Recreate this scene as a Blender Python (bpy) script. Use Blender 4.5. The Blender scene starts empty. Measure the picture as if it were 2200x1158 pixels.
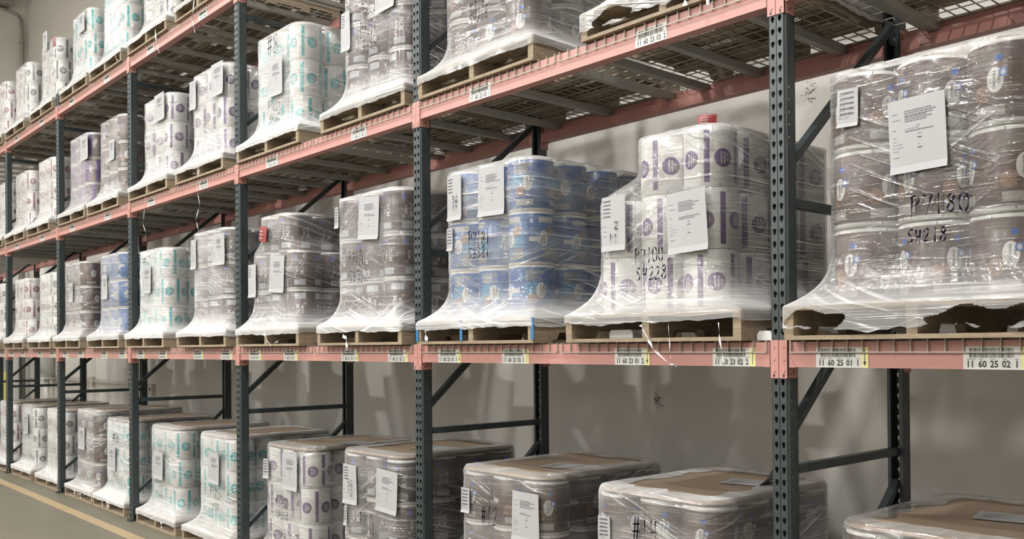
import bpy, bmesh, math, random
from mathutils import Vector, Matrix, noise
random.seed(11)
SC = bpy.context.scene
COL = SC.collection
PI = math.pi
B = 2.487          # rack bay pitch (m)
D = 1.061          # rack depth
LV = 1.473         # vertical pitch of the beam levels
YW, XW = 2.0, -19.4   # back wall plane, end wall plane

# ------------------------------------------------------------------ helpers
class MB:
    """collects faces and makes one mesh object"""
    def __init__(s):
        s.v = []; s.f = []; s.m = []; s.uv = None
    def add(s, vs, fs, mi=0):
        n = len(s.v); s.v += [tuple(v) for v in vs]
        for f in fs: s.f.append([n + i for i in f]); s.m.append(mi)
    def box(s, x0, y0, z0, x1, y1, z1, mi=0):
        s.add([(x0,y0,z0),(x1,y0,z0),(x1,y1,z0),(x0,y1,z0),(x0,y0,z1),(x1,y0,z1),(x1,y1,z1),(x0,y1,z1)],
              [(0,3,2,1),(4,5,6,7),(0,1,5,4),(1,2,6,5),(2,3,7,6),(3,0,4,7)], mi)
    def bar(s, a, b, w, h=None, mi=0, up=(0,0,1)):
        a = Vector(a); b = Vector(b); h = h or w
        d = (b - a).normalized(); u = Vector(up)
        if abs(d.dot(u)) > .95: u = Vector((1,0,0))
        r = d.cross(u).normalized(); u = r.cross(d)
        q = [a + r*w/2*i + u*h/2*j for i, j in ((-1,-1),(1,-1),(1,1),(-1,1))]
        q += [p + (b - a) for p in q]
        s.add(q, [(0,3,2,1),(4,5,6,7),(0,1,5,4),(1,2,6,5),(2,3,7,6),(3,0,4,7)], mi)
    def tube(s, pts, r, n=8, mi=0):
        pts = [Vector(p) for p in pts]; k = len(pts); vs = []; fs = []
        for i, p in enumerate(pts):
            d = (pts[min(i+1,k-1)] - pts[max(i-1,0)]).normalized()
            u = Vector((0,0,1)) if abs(d.z) < .9 else Vector((1,0,0))
            a = d.cross(u).normalized(); c = a.cross(d)
            vs += [p + (a*math.cos(t*2*PI/n) + c*math.sin(t*2*PI/n))*r for t in range(n)]
        for i in range(k-1):
            for t in range(n):
                fs.append((i*n+t, i*n+(t+1)%n, (i+1)*n+(t+1)%n, (i+1)*n+t))
        fs.append(tuple(range(n))[::-1]); fs.append(tuple((k-1)*n+t for t in range(n)))
        s.add(vs, fs, mi)
    def prism(s, poly, ax, a, b, mi=0):
        """poly of 2-d points extruded along axis ax"""
        n = len(poly)
        def P(p, t):
            return {'x': (t, p[0], p[1]), 'y': (p[0], t, p[1]), 'z': (p[0], p[1], t)}[ax]
        vs = [P(p, a) for p in poly] + [P(p, b) for p in poly]
        s.add(vs, [tuple(range(n))[::-1], tuple(range(n, 2*n))] + [(i, (i+1)%n, n+(i+1)%n, n+i) for i in range(n)], mi)
    def mesh(s, name, mats, smooth=False):
        me = bpy.data.meshes.new(name); me.from_pydata(s.v, [], s.f)
        for m in mats: me.materials.append(m)
        me.polygons.foreach_set('material_index', s.m)
        if smooth: me.polygons.foreach_set('use_smooth', [True]*len(s.f))
        me.update(); return me
    def obj(s, name, mats, parent=None, smooth=False, loc=None):
        if not isinstance(mats, (list, tuple)): mats = [mats]
        return link(name, s.mesh(name, mats, smooth), parent, loc)

def link(name, data, parent=None, loc=None, rot=None):
    o = bpy.data.objects.new(name, data); COL.objects.link(o)
    if parent: o.parent = parent
    if loc: o.location = loc
    if rot: o.rotation_euler = rot
    return o
SEEN = {}
def tag(o, label=None, cat=None, group=None, kind=None):
    if label:
        o['label'] = label
        if not kind:
            SEEN[label] = SEEN.get(label, 0) + 1
    if cat: o['category'] = cat
    if group: o['group'] = group
    if kind: o['kind'] = kind
    return o
def copy_tree(o, parent=None):
    c = o.copy(); COL.objects.link(c)
    if parent: c.parent = parent
    for ch in list(o.children): copy_tree(ch, c)
    return c

# ------------------------------------------------------------------ node helper
class NT:
    def __init__(s, name):
        s.mat = bpy.data.materials.new(name); s.mat.use_nodes = True
        s.t = s.mat.node_tree; s.t.nodes.clear()
        s.out = s.t.nodes.new('ShaderNodeOutputMaterial')
    def n(s, typ, inp=None, **kw):
        nd = s.t.nodes.new('ShaderNode' + typ)
        for k, v in kw.items(): setattr(nd, k, v)
        for k, v in (inp or {}).items(): s.set(nd.inputs[k], v)
        return nd
    def set(s, sock, v):
        if hasattr(v, 'is_linked') or isinstance(v, bpy.types.NodeSocket): s.t.links.new(v, sock)
        else:
            if isinstance(v, (tuple, list)) and len(v) == 3 and len(sock.default_value) == 4: v = (*v, 1)
            sock.default_value = v
    def m(s, op, a, b=None, c=None, clamp=False):
        nd = s.n('Math', operation=op); nd.use_clamp = clamp
        for i, x in enumerate((a, b, c)):
            if x is not None: s.set(nd.inputs[i], x)
        return nd.outputs[0]
    def mix(s, f, a, b):
        nd = s.n('Mix', data_type='RGBA')
        s.set(nd.inputs[0], f); s.set(nd.inputs[6], a); s.set(nd.inputs[7], b); return nd.outputs[2]
    def noise(s, vec, scale, detail=3, rough=.5, dist=0):
        nd = s.n('TexNoise', {'Scale': scale, 'Detail': detail, 'Roughness': rough, 'Distortion': dist})
        if vec is not None: s.set(nd.inputs['Vector'], vec)
        return nd.outputs['Fac']
    def xyz(s, x, y, z=0.0):
        return s.n('CombineXYZ', {0: x, 1: y, 2: z}).outputs[0]
    def ramp(s, f, a, b):
        return s.n('MapRange', {'Value': f, 'From Min': a, 'From Max': b}).outputs[0]
    def rect(s, u, v, cu, cv, w, h):
        a = s.m('LESS_THAN', s.m('ABSOLUTE', s.m('SUBTRACT', u, cu)), w/2)
        b = s.m('LESS_THAN', s.m('ABSOLUTE', s.m('SUBTRACT', v, cv)), h/2)
        return s.m('MULTIPLY', a, b)
    def ell(s, u, v, cu, cv, ru, rv):
        a = s.m('DIVIDE', s.m('SUBTRACT', u, cu), ru); b = s.m('DIVIDE', s.m('SUBTRACT', v, cv), rv)
        return s.m('LESS_THAN', s.m('ADD', s.m('MULTIPLY', a, a), s.m('MULTIPLY', b, b)), 1.0)
    def pbr(s, col, rough=.5, metal=0.0, bump=None, bs=.2, bd=.002, coat=0.0, spec=.5):
        p = s.n('BsdfPrincipled', {'Base Color': col, 'Roughness': rough, 'Metallic': metal, 'Specular IOR Level': spec})
        if coat: s.set(p.inputs['Coat Weight'], coat); s.set(p.inputs['Coat Roughness'], .12)
        if bump is not None:
            b = s.n('Bump', {'Strength': bs, 'Distance': bd, 'Height': bump}); s.set(p.inputs['Normal'], b.outputs[0])
        s.t.links.new(p.outputs[0], s.out.inputs[0]); return s.mat
def obco(s): return s.n('TexCoord').outputs['Object']
def simple(name, col, rough=.5, metal=0.0, var=.12, scale=9, **kw):
    s = NT(name); f = s.noise(obco(s), scale, 4)
    c = s.mix(f, tuple(x*(1-var) for x in col), tuple(min(1, x*(1+var)) for x in col))
    return s.pbr(c, rough, metal, **kw)

# ------------------------------------------------------------------ materials
def m_wall():
    s = NT('painted_wall'); co = obco(s)
    a = s.ramp(s.noise(co, .8, 4), .3, .75); b = s.ramp(s.noise(co, 14, 5, .7), .66, .74)
    c = s.mix(a, (.63,.60,.555), (.69,.66,.615)); c = s.mix(s.m('MULTIPLY', b, .25), c, (.36,.32,.28))
    return s.pbr(c, .62, bump=s.noise(co, 120, 2), bs=.06)
def m_floor():
    s = NT('sealed_concrete'); co = obco(s)
    a = s.ramp(s.noise(co, .7, 5, .6), .25, .75); b = s.noise(co, 6, 5, .7)
    c = s.mix(a, (.115,.102,.068), (.165,.150,.108)); c = s.mix(s.m('MULTIPLY', b, .4), c, (.19,.175,.14))
    return s.pbr(c, s.m('ADD', .38, s.m('MULTIPLY', b, .2)), bump=b, bs=.05)
def m_wood(nm, c1, c2):
    s = NT(nm); g = s.n('TexCoord').outputs['Object']; r = s.n('ObjectInfo').outputs['Random']
    x = s.n('SeparateXYZ', {0: g})
    v = s.xyz(s.m('MULTIPLY', x.outputs[0], 3.0), s.m('MULTIPLY', x.outputs[1], 3.0), s.m('ADD', s.m('MULTIPLY', x.outputs[2], 30.0), s.m('MULTIPLY', r, 40.0)))
    a = s.noise(v, 3.0, 5, .65, 1.0); b = s.noise(g, 30, 3)
    c = s.mix(s.ramp(a, .3, .7), c1, c2); c = s.mix(s.m('MULTIPLY', s.ramp(b, .55, .8), .5), c, (.12,.085,.055))
    c = s.mix(s.m('MULTIPLY', r, .35), c, (.20,.15,.10))
    return s.pbr(c, .8, bump=a, bs=.4, bd=.002)
M = {}
M['wall'] = m_wall(); M['floor'] = m_floor(); M['bright'] = simple('bounce_wall_paint', (.84,.83,.80), .6, var=.03, scale=1)  # front wall paint made paler so it bounces fill light
M['wood'] = m_wood('pallet_wood', (.20,.152,.098), (.35,.28,.195))
M['pink'] = simple('salmon_enamel', (.45,.215,.187), .42, var=.07, scale=4)
M['post'] = simple('dark_green_enamel', (.030,.040,.041), .38, var=.35, scale=18)
M['zinc'] = simple('galvanised_steel', (.36,.35,.315), .5, .35, var=.2, scale=20)
M['wire'] = simple('dull_wire', (.33,.30,.25), .5, .3, var=.2)
M['paper'] = simple('white_paper', (.36,.36,.365), .6, var=.02, scale=30)
M['label'] = simple('label_white', (.60,.595,.56), .45, var=.02)
M['yellow'] = simple('label_yellow', (.70,.66,.30), .45, var=.03)
M['ink'] = simple('print_ink', (.02,.02,.022), .5, var=.1)
M['grey'] = simple('grey_print', (.10,.10,.11), .6, var=.1)
M['marker'] = simple('marker_ink', (.008,.008,.016), .9, var=.1, spec=.1)
M['red'] = simple('red_tag', (.24,.03,.03), .4, var=.2, scale=40)
M['blue'] = simple('blue_tape', (.02,.14,.32), .5, var=.1)
M['card'] = simple('kraft_cardboard', (.27,.205,.145), .75, var=.06, scale=3)
M['core'] = simple('core_board', (.36,.27,.18), .8)
M['edge'] = simple('film_edge_white', (.74,.72,.68), .45, var=.03)
M['pvc'] = simple('white_enamel', (.72,.73,.72), .4, var=.03)
M['steel'] = simple('conduit_steel', (.33,.31,.27), .45, .5, var=.1)
M['line'] = simple('floor_line_paint', (.36,.27,.155), .5, var=.12, scale=5)
M['bollard'] = simple('yellow_paint', (.62,.55,.16), .45, var=.06)
M['dark'] = simple('dark_door', (.10,.10,.095), .5, var=.1)
M['ceil'] = simple('roof_deck', (.62,.60,.56), .7, var=.05)
M['wht_txt'] = simple('white_print', (.62,.59,.56), .4, var=.03)

def m_film(nm='stretch_film', clear=1.0):
    s = NT(nm)
    uv = s.n('UVMap').outputs[0]; x = s.n('SeparateXYZ', {0: uv}); u, v = x.outputs[0], x.outputs[1]
    def layer(slope, su, sv, thr, off, det=2):                # straight pulled streaks running at one slope
        w = s.m('ADD', v, s.m('MULTIPLY', u, slope))
        q = s.noise(s.xyz(s.m('MULTIPLY', u, su), s.m('MULTIPLY', w, sv), off), 1.0, det, .55)
        return s.m('MAXIMUM', s.m('SUBTRACT', q, thr), 0.0)
    def mask(off, lo, hi, sc=1.0):
        return s.n('MapRange', {'Value': s.noise(s.xyz(s.m('MULTIPLY', u, 1.5*sc), s.m('MULTIPLY', v, 2.6*sc), off), 1.0, 2), 'From Min': lo, 'From Max': hi}).outputs[0]
    A1 = layer(.03, 1.1, 36., .545, 1.0); A2 = layer(-.02, 2.2, 95., .55, 2.0)
    B1 = s.m('MULTIPLY', layer(.30, .9, 42., .52, 3.0), mask(11., .53, .64))
    C1 = s.m('MULTIPLY', layer(-.42, .9, 46., .52, 4.0), mask(17., .56, .66))
    zone = mask(5., .46, .64, 1.4)
    cr = s.noise(s.xyz(s.m('MULTIPLY', u, 26.0), s.m('MULTIPLY', v, 60.0)), 1.0, 3, .6, .4)
    rid = s.m('ADD', s.m('ADD', s.m('MULTIPLY', A1, s.m('ADD', .30, zone)), s.m('MULTIPLY', B1, 1.3)), s.m('ADD', s.m('MULTIPLY', C1, 1.3), s.m('MULTIPLY', A2, .45)))
    h = s.m('ADD', rid, s.m('MULTIPLY', cr, s.m('ADD', .015, s.m('MULTIPLY', zone, .075))))
    bump = s.n('Bump', {'Strength': 1.0, 'Distance': .030, 'Height': h}).outputs[0]
    fr = s.n('Fresnel', {'IOR': 1.42, 'Normal': bump}).outputs[0]
    f0 = s.m('SUBTRACT', 1.0, s.m('POWER', s.m('SUBTRACT', 1.0, fr, clamp=True), 1.55), clamp=True)
    f = s.m('MINIMUM', s.m('ADD', f0, s.m('MULTIPLY', rid, 1.3)), .85)
    gl = s.n('BsdfGlossy', {'Color': (.95,.95,.96), 'Roughness': .06, 'Normal': bump}).outputs[0]
    tr = s.n('BsdfTransparent', {'Color': (.985,.985,.985)}).outputs[0]
    a = s.n('MixShader', {0: f, 1: tr, 2: gl}).outputs[0]
    df = s.n('BsdfDiffuse', {'Color': (.93,.93,.93), 'Normal': bump}).outputs[0]
    tl = s.n('BsdfTranslucent', {'Color': (.80,.80,.80)}).outputs[0]
    ml = s.n('MixShader', {0: .35, 1: df, 2: tl}).outputs[0]
    at = s.n('Attribute', attribute_name='thick').outputs['Fac']
    band = s.ramp(rid, .0, .14)
    v0 = s.m('MINIMUM', s.m('MULTIPLY', at, s.m('ADD', .70, s.m('MULTIPLY', band, .9))), .92)
    cosv = s.m('MAXIMUM', s.m('SUBTRACT', 1.0, s.n('LayerWeight', {'Blend': .5}).outputs['Facing']), .30)
    vf = s.m('SUBTRACT', 1.0, s.m('POWER', s.m('SUBTRACT', 1.0, v0), s.m('DIVIDE', 1.0, cosv)), clamp=True)
    o = s.n('MixShader', {0: vf, 1: a, 2: ml}).outputs[0]
    s.t.links.new(o, s.out.inputs[0]); return s.mat
M['film'] = m_film()

RB, HB = .1285, .286     # cookie rolls
RWT, HW = .1235, .270    # white rolls
def print_base(nm):
    s = NT(nm); uv = s.n('UVMap').outputs[0]; x = s.n('SeparateXYZ', {0: uv}); return s, x.outputs[0], x.outputs[1]
def ticks(s, c, up, v, H, p0, col=(.05,.05,.05)):
    t = s.m('MAXIMUM', s.rect(up, v, p0, H-.010, .0035, .014), s.rect(up, v, p0+.03, .009, .0035, .013))
    return s.mix(t, c, col)
def m_white(nm, col, accent=None):
    s, u, v = print_base(nm); p = 2*PI*RWT/5; H = HW
    up = s.m('MULTIPLY', s.m('FRACT', s.m('DIVIDE', u, p)), p)
    c = (.76,.745,.71); k = s.m('FLOOR', s.m('DIVIDE', u, p)); odd = s.m('LESS_THAN', s.m('ABSOLUTE', s.m('SUBTRACT', k, 1.0)), .5)
    gap = s.m('MULTIPLY', s.rect(up, v, .018, H*.52, .06, .016), odd)
    st = s.m('MULTIPLY', s.rect(up, v, .018, H/2, .026, H-.040), s.m('SUBTRACT', 1.0, gap))
    fine = s.noise(s.xyz(s.m('MULTIPLY', u, 60.), s.m('MULTIPLY', v, 220.)), 1.0, 2)
    cc = s.mix(s.m('MULTIPLY', s.m('GREATER_THAN', fine, .6), .15), col, (.7,.68,.7))
    c = s.mix(st, c, cc)
    ci = s.ell(up, v, .092, H*.47, .0415, .0415)
    tx = s.m('GREATER_THAN', s.noise(s.xyz(s.m('MULTIPLY', u, 40.), s.m('MULTIPLY', v, 330.)), 1.0, 1), .44)
    txt = s.m('MULTIPLY', s.m('MAXIMUM', s.m('MAXIMUM', s.rect(up, v, .083, H*.47, .008, .054), s.rect(up, v, .098, H*.47, .009, .050)), s.rect(up, v, .112, H*.47, .006, .030)), tx)
    cir = s.mix(s.m('MULTIPLY', txt, .75), col, (.78,.77,.76))
    if accent: cir = s.mix(s.ell(up, v, .121, H*.44, .007, .022), cir, accent)
    c = s.mix(ci, c, cir)
    c = s.mix(s.m('MULTIPLY', s.m('MULTIPLY', s.rect(up, v, .055, H*.52, .05, .015), odd), .6), c, (.77,.76,.74))
    bar = s.m('MULTIPLY', s.rect(up, v, .041, H*.62, .010, .036), s.m('GREATER_THAN', s.m('FRACT', s.m('MULTIPLY', v, 240.)), .5))
    c = s.mix(s.m('MULTIPLY', bar, .6), c, (.25,.24,.24))
    c = ticks(s, c, up, v, H, .045)
    return s.pbr(c, .33, coat=.25)
def m_cookie(nm, base, dark, panel, cookie, ribbon=True):
    s, u, v = print_base(nm); p = 2*PI*RB/4; H = HB
    up = s.m('MULTIPLY', s.m('FRACT', s.m('DIVIDE', u, p)), p)
    k = s.m('FLOOR', s.m('DIVIDE', u, p))
    n1 = s.noise(s.xyz(s.m('MULTIPLY', u, 9.), s.m('MULTIPLY', v, 9.)), 1.5, 4, .6)
    c = s.mix(s.ramp(n1, .35, .65), base, dark)
    pan = s.rect(up, v, .075, .228, .105, .060)
    c = s.mix(s.m('MULTIPLY', pan, s.ramp(n1, .25, .5)), c, panel)
    if nm == 'print_blue_cookie': c = s.mix(s.rect(up, v, .085, .155, .14, .075), c, (.03,.22,.40))
    ck = s.ell(up, v, .062, .105, .031, .030)
    c = s.mix(ck, c, s.mix(s.m('GREATER_THAN', s.noise(s.xyz(s.m('MULTIPLY', u, 90.), s.m('MULTIPLY', v, 90.)), 1., 1), .62), cookie, (.12,.07,.05)))
    c = s.mix(s.ell(up, v, .108, .148, .027, .043), c, (.66,.64,.61))
    ring = s.m('SUBTRACT', s.ell(up, v, .134, .170, .0145, .0155), s.ell(up, v, .134, .170, .0080, .0090), clamp=True)
    c = s.mix(s.ell(up, v, .134, .170, .0080, .0090), c, (.6,.6,.62)); c = s.mix(ring, c, (.04,.13,.42))
    c = s.mix(s.rect(up, v, .120, .222, .024, .021), c, (.03,.10,.40))
    c = s.mix(s.m('MAXIMUM', s.ell(up, v, .090, .106, .004, .004), s.ell(up, v, .086, .092, .004, .004)), c, (.03,.02,.02))
    if ribbon:
        rb = s.m('MULTIPLY', s.rect(up, v, .155, .150, .070, .024), s.m('LESS_THAN', s.m('ABSOLUTE', s.m('SUBTRACT', k, 2.0)), .6))
        c = s.mix(rb, c, (.62,.60,.57))
    nut = s.rect(up, v, .088, .045, .100, .034)
    tex = s.m('GREATER_THAN', s.noise(s.xyz(s.m('MULTIPLY', u, 260.), s.m('MULTIPLY', v, 130.)), 1., 1), .5)
    c = s.mix(s.m('MULTIPLY', nut, .85), c, s.mix(tex, (.58,.56,.53), (.40,.38,.36)))
    rim = s.m('MAXIMUM', s.m('LESS_THAN', v, .0135), s.m('GREATER_THAN', v, H-.0135))
    c = s.mix(rim, c, (.72,.70,.665)); c = ticks(s, c, up, v, H, .05)
    return s.pbr(c, .34, coat=.08)
def m_mini(nm):
    s, u, v = print_base(nm); p = 2*PI*RB/5; H = HB
    up = s.m('MULTIPLY', s.m('FRACT', s.m('DIVIDE', u, p)), p)
    n1 = s.noise(s.xyz(s.m('MULTIPLY', u, 14.), s.m('MULTIPLY', v, 3.)), 1.5, 3)
    c = s.mix(s.ramp(n1, .35, .65), (.078,.048,.046), (.112,.076,.071))
    c = s.mix(s.m('LESS_THAN', s.m('ABSOLUTE', s.m('SUBTRACT', up, .02)), .006), c, (.13,.06,.06))
    c = s.mix(s.rect(up, v, .055, .235, .024, .032), c, (.06,.08,.42))
    c = s.mix(s.ell(up, v, .055, .105, .011, .010), c, (.40,.29,.2))
    bars = s.m('GREATER_THAN', s.m('FRACT', s.m('MULTIPLY', u, 230.)), .5)
    c = s.mix(s.rect(up, v, .090, .050, .086, .042), c, s.mix(s.m('MULTIPLY', bars, .5), (.60,.60,.60), (.25,.30,.45)))
    rim = s.m('MAXIMUM', s.m('LESS_THAN', v, .0135), s.m('GREATER_THAN', v, H-.0135))
    c = s.mix(rim, c, (.74,.72,.69)); c = ticks(s, c, up, v, H, .05)
    return s.pbr(c, .34, coat=.08)
def m_violet(nm):
    s, u, v = print_base(nm); p = 2*PI*RB/6; H = HB
    up = s.m('MULTIPLY', s.m('FRACT', s.m('DIVIDE', u, p)), p)
    c = s.mix(s.ramp(s.m('FRACT', s.m('DIVIDE', u, p)), .3, .7), (.14,.06,.22), (.26,.20,.18))
    c = s.mix(s.ell(up, v, .08, .15, .018, .03), c, (.5,.48,.46)); c = s.mix(s.rect(up, v, .03, .2, .01, .03), c, (.05,.08,.4))
    rim = s.m('MAXIMUM', s.m('LESS_THAN', v, .0135), s.m('GREATER_THAN', v, H-.0135))
    return s.pbr(s.mix(rim, c, (.72,.70,.68)), .32, coat=.3)
PRINT = {
 'teal': m_white('print_teal_band', (.015,.40,.41), (.50,.22,.25)),
 'purple': m_white('print_purple_band', (.10,.035,.17), (.20,.10,.08)),
 'maroon': m_white('print_maroon_band', (.22,.06,.085)),
 'charcoal': m_white('print_charcoal_band', (.10,.088,.085)),
 'brown': m_cookie('print_brown_cookie', (.085,.045,.035), (.118,.068,.053), (.150,.115,.090), (.27,.16,.105)),
 'blue': m_cookie('print_blue_cookie', (.022,.085,.27), (.03,.14,.37), (.22,.23,.25), (.26,.16,.125)),
 'mini': m_mini('print_mini_brown'), 'violet': m_violet('print_violet'),
}
LOOK = {'teal':'white film roll with teal bands','purple':'white film roll with purple bands','maroon':'white film roll with maroon bands',
 'charcoal':'white film roll with grey bands','brown':'brown cookie-print film roll','blue':'blue cookie-print film roll',
 'mini':'brown striped-print film roll','violet':'violet-print film roll'}
SHORT = {'teal':'teal-banded','purple':'purple-banded','maroon':'maroon-banded','charcoal':'grey-banded','brown':'brown cookie-print','blue':'blue cookie-print','mini':'brown striped-print','violet':'violet-print'}

# ------------------------------------------------------------------ lettering
_tc = {}
def text_geo(string, size=1.0, bold=0.0):
    k = (string, bold)
    if k not in _tc:
        cu = bpy.data.curves.new('t', 'FONT'); cu.body = string; cu.size = 1.0; cu.offset = bold; cu.resolution_u = 2; cu.fill_mode = 'FRONT'
        ob = bpy.data.objects.new('t', cu); COL.objects.link(ob)
        dg = bpy.context.evaluated_depsgraph_get(); me = ob.evaluated_get(dg).to_mesh()
        vs = [(v.co.x, v.co.y) for v in me.vertices]; fs = [tuple(p.vertices) for p in me.polygons]
        ob.evaluated_get(dg).to_mesh_clear(); bpy.data.objects.remove(ob); bpy.data.curves.remove(cu)
        _tc[k] = (vs, fs)
    vs, fs = _tc[k]
    return [(x*size, y*size) for x, y in vs], fs
def put_text(mb, string, x, z, size, y, mi=0, bold=0.0, sx=1.0, center=False):
    vs, fs = text_geo(string, size, bold)
    dx = -(max(v[0] for v in vs)*sx)/2 if center else 0
    mb.add([(x + dx + a*sx, y, z + b) for a, b in vs], fs, mi)
G = {  # felt-pen strokes in a 0.6 x 1 box
 '0':[[(.3,1),(.12,.88),(.04,.6),(.05,.3),(.16,.06),(.34,0),(.5,.14),(.57,.45),(.52,.78),(.38,.96),(.24,.98)]],
 '1':[[(.32,1.02),(.3,.5),(.29,-.02)]],
 '2':[[(.08,.78),(.2,.96),(.4,.97),(.5,.8),(.42,.55),(.22,.28),(.06,.05),(.3,.06),(.6,.02)]],
 '3':[[(.1,.93),(.3,1),(.48,.88),(.44,.68),(.24,.55),(.46,.45),(.54,.24),(.38,.04),(.08,.02)]],
 '4':[[(.12,1),(.08,.6),(.1,.46),(.52,.5)],[(.48,.98),(.44,.4),(.42,-.05)]],
 '5':[[(.5,.98),(.16,.95),(.1,.58),(.34,.62),(.5,.42),(.46,.14),(.26,0),(.06,.06)]],
 '6':[[(.42,1),(.16,.66),(.08,.28),(.24,.02),(.46,.1),(.48,.36),(.3,.48),(.1,.34)]],
 '7':[[(.04,.93),(.3,.98),(.56,.96),(.44,.6),(.26,-.04)]],
 '8':[[(.5,.82),(.36,.99),(.16,.9),(.14,.7),(.34,.54),(.52,.3),(.42,.05),(.2,0),(.08,.18),(.2,.42),(.4,.6),(.52,.84)]],
 '9':[[(.5,.8),(.34,.98),(.14,.86),(.12,.62),(.3,.52),(.5,.7),(.48,.4),(.4,-.02)]],
 'P':[[(.16,.96),(.13,.5),(.08,-.12)],[(.02,.9),(.3,1.02),(.54,.86),(.48,.62),(.14,.46)]],
 'S':[[(.54,.95),(.3,1),(.12,.82),(.22,.6),(.42,.42),(.44,.16),(.24,0),(.02,.06)]],
 '#':[[(.24,1),(.14,0)],[(.48,1.02),(.38,.0)],[(.02,.66),(.62,.72)],[(.0,.34),(.58,.4)]],
 '-':[[(.05,.5),(.5,.52)]],
}
def scribble(mb, string, x, z, w, h, y, lw=.0035, axis='x', seed=0):
    rnd = random.Random(seed + len(string)); n = len(string); cw = w/n
    for i, ch in enumerate(string):
        tl = rnd.uniform(-.06, .06); oz = rnd.uniform(-.05, .05)*h; sc = rnd.uniform(.9, 1.06)
        for st in G[ch]:
            pts = []
            for j in range(len(st)-1):       # round the strokes off
                p0 = st[max(j-1,0)]; p1 = st[j]; p2 = st[j+1]; p3 = st[min(j+2,len(st)-1)]
                for k in range(4):
                    t = k/4
                    pts.append(tuple(.5*((2*p1[q]) + (-p0[q]+p2[q])*t + (2*p0[q]-5*p1[q]+4*p2[q]-p3[q])*t*t + (-p0[q]+3*p1[q]-3*p2[q]+p3[q])*t**3) for q in (0,1)))
            pts.append(st[-1])
            P = [(x + i*cw + (a/.62*.84 + b*tl)*cw*sc, z + b*h*sc + oz) for a, b in pts]
            vs = []; fs = []
            for j, p in enumerate(P):
                a = P[max(j-1,0)]; b = P[min(j+1,len(P)-1)]; dx, dz = b[0]-a[0], b[1]-a[1]; L = math.hypot(dx, dz) or 1
                q = lw*(.75 + .5*math.sin(j*.7 + i))/2
                for sg in (1, -1):
                    X, Z = p[0] - dz/L*q*sg, p[1] + dx/L*q*sg
                    vs.append((X, y, Z) if axis == 'x' else (y, X, Z))
            for j in range(len(P)-1): fs.append((2*j, 2*j+1, 2*j+3, 2*j+2))
            mb.add(vs, fs)

# ------------------------------------------------------------------ room shell
def slab(name, x0, y0, z0, x1, y1, z1, m):
    b = MB(); b.box(x0, y0, z0, x1, y1, z1); o = b.obj(name, m); o['kind'] = 'structure'; return o
XR, YF, ZC = 9.0, -10.5, 9.6
slab('floor', XW-.2, YF-.2, -.2, XR+.2, YW+.2, 0, M['floor'])
slab('wall_back', XW-.2, YW, 0, XR+.2, YW+.2, ZC, M['wall'])
slab('wall_left', XW-.2, YF, 0, XW, YW, ZC, M['wall'])
slab('wall_right', XR, YF, 0, XR+.2, YW, ZC, M['wall'])
slab('wall_front', XW-.2, YF-.2, 0, XR+.2, YF, ZC, M['bright'])  # unseen wall, set close and pale to bounce fill onto the rack
slab('ceiling', XW-.2, YF-.2, ZC, XR+.2, YW+.2, ZC+.2, M['ceil'])
b = MB(); b.box(XW, -.33, .0005, XR, -.215, .003)
tag(b.obj('aisle_stripe', M['line']), 'faded orange line painted along the concrete floor before the rack', 'floor line')
# roof beam on the end wall
b = MB(); b.box(XW+.001, -2.2, 8.95, XW+.45, 1.62, 9.02); b.box(XW+.001, -2.2, 9.3, XW+.45, 1.62, 9.37)
b.box(XW+.2, -2.2, 9.02, XW+.24, 1.62, 9.3)
b.obj('ceiling_beam', M['steel'])['kind'] = 'structure'
b = MB(); b.tube([(XW+.05,1.2,8.93),(XW+.05,1.60,8.90),(XW+.05,1.78,8.85),(XW+.05,1.86,8.74),(XW+.05,1.88,8.5),(XW+.05,1.88,.0)], .028, 10)
b.box(XW+.004, 1.84, 8.25, XW+.085, 1.92, 8.29)
tag(b.obj('conduit_pipe', M['steel'], smooth=True), 'grey conduit pipe bending down the far end wall', 'conduit')
b = MB(); b.box(XW, 1.55, 1.1, XW+.05, 1.63, 2.1); b.box(XW, .95, 0, XW+.06, 1.5, 2.3)
o = MB(); o.box(XW+.002, 1.80, 0, XW+.03, 1.90, 3.2); o.obj('door_1', M['dark'])['kind'] = 'structure'
for nm, y0, y1, lab in (('door_frame', 1.71, 1.80, 'left'), ('door_frame', 1.915, 1.985, 'right')):
    b = MB(); b.box(XW+.001, y0, 0, XW+.035, y1, 3.4); b.obj('trim_1' if lab == 'left' else 'trim_2', M['pvc'])['kind'] = 'structure'
b = MB()
b.tube([(-18.9,1.42,0),(-18.9,1.42,1.30)], .10, 16, 0); b.tube([(-18.9,1.42,1.30),(-18.9,1.42,3.2)], .098, 16, 1)
tag(b.obj('pipe_bollard', [M['bollard'], M['pvc']], smooth=True), 'white pipe with yellow lower part at far left beyond the rack', 'pipe')
b = MB(); b.tube([(-17.50,YW-.15,1.19),(-17.50,YW-.15,4.4)], .12, 16); b.tube([(-17.50,YW-.15,0),(-17.50,YW-.15,1.18)], .05, 12)
b.box(-17.68,YW-.29,1.17,-17.32,YW-.003,1.20)
tag(b.obj('down_pipe', M['pvc'], smooth=True), 'thick white pipe on back wall, necking down to thin one, far left', 'pipe')
b = MB(); b.box(-19.3,YW-.03,1.16,-12.2,YW-.001,1.19)
for x in (-13.4,-15.2): b.box(x,YW-.05,1.10,x+.16,YW,1.26)
tag(b.obj('wall_conduit', M['wall']), 'painted conduit with boxes running low along back wall at far left', 'conduit')
b = MB(); b.box(-12.42,YW-.06,1.03,-12.17,YW-.001,1.20, 0); b.tube([(-12.24,YW-.065,1.12),(-12.24,YW-.05,1.12)], .026, 14, 1)
tag(b.obj('wall_box', [M['wall'], M['ink']]), 'square painted outlet box with black socket on the back wall', 'outlet box')
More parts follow.
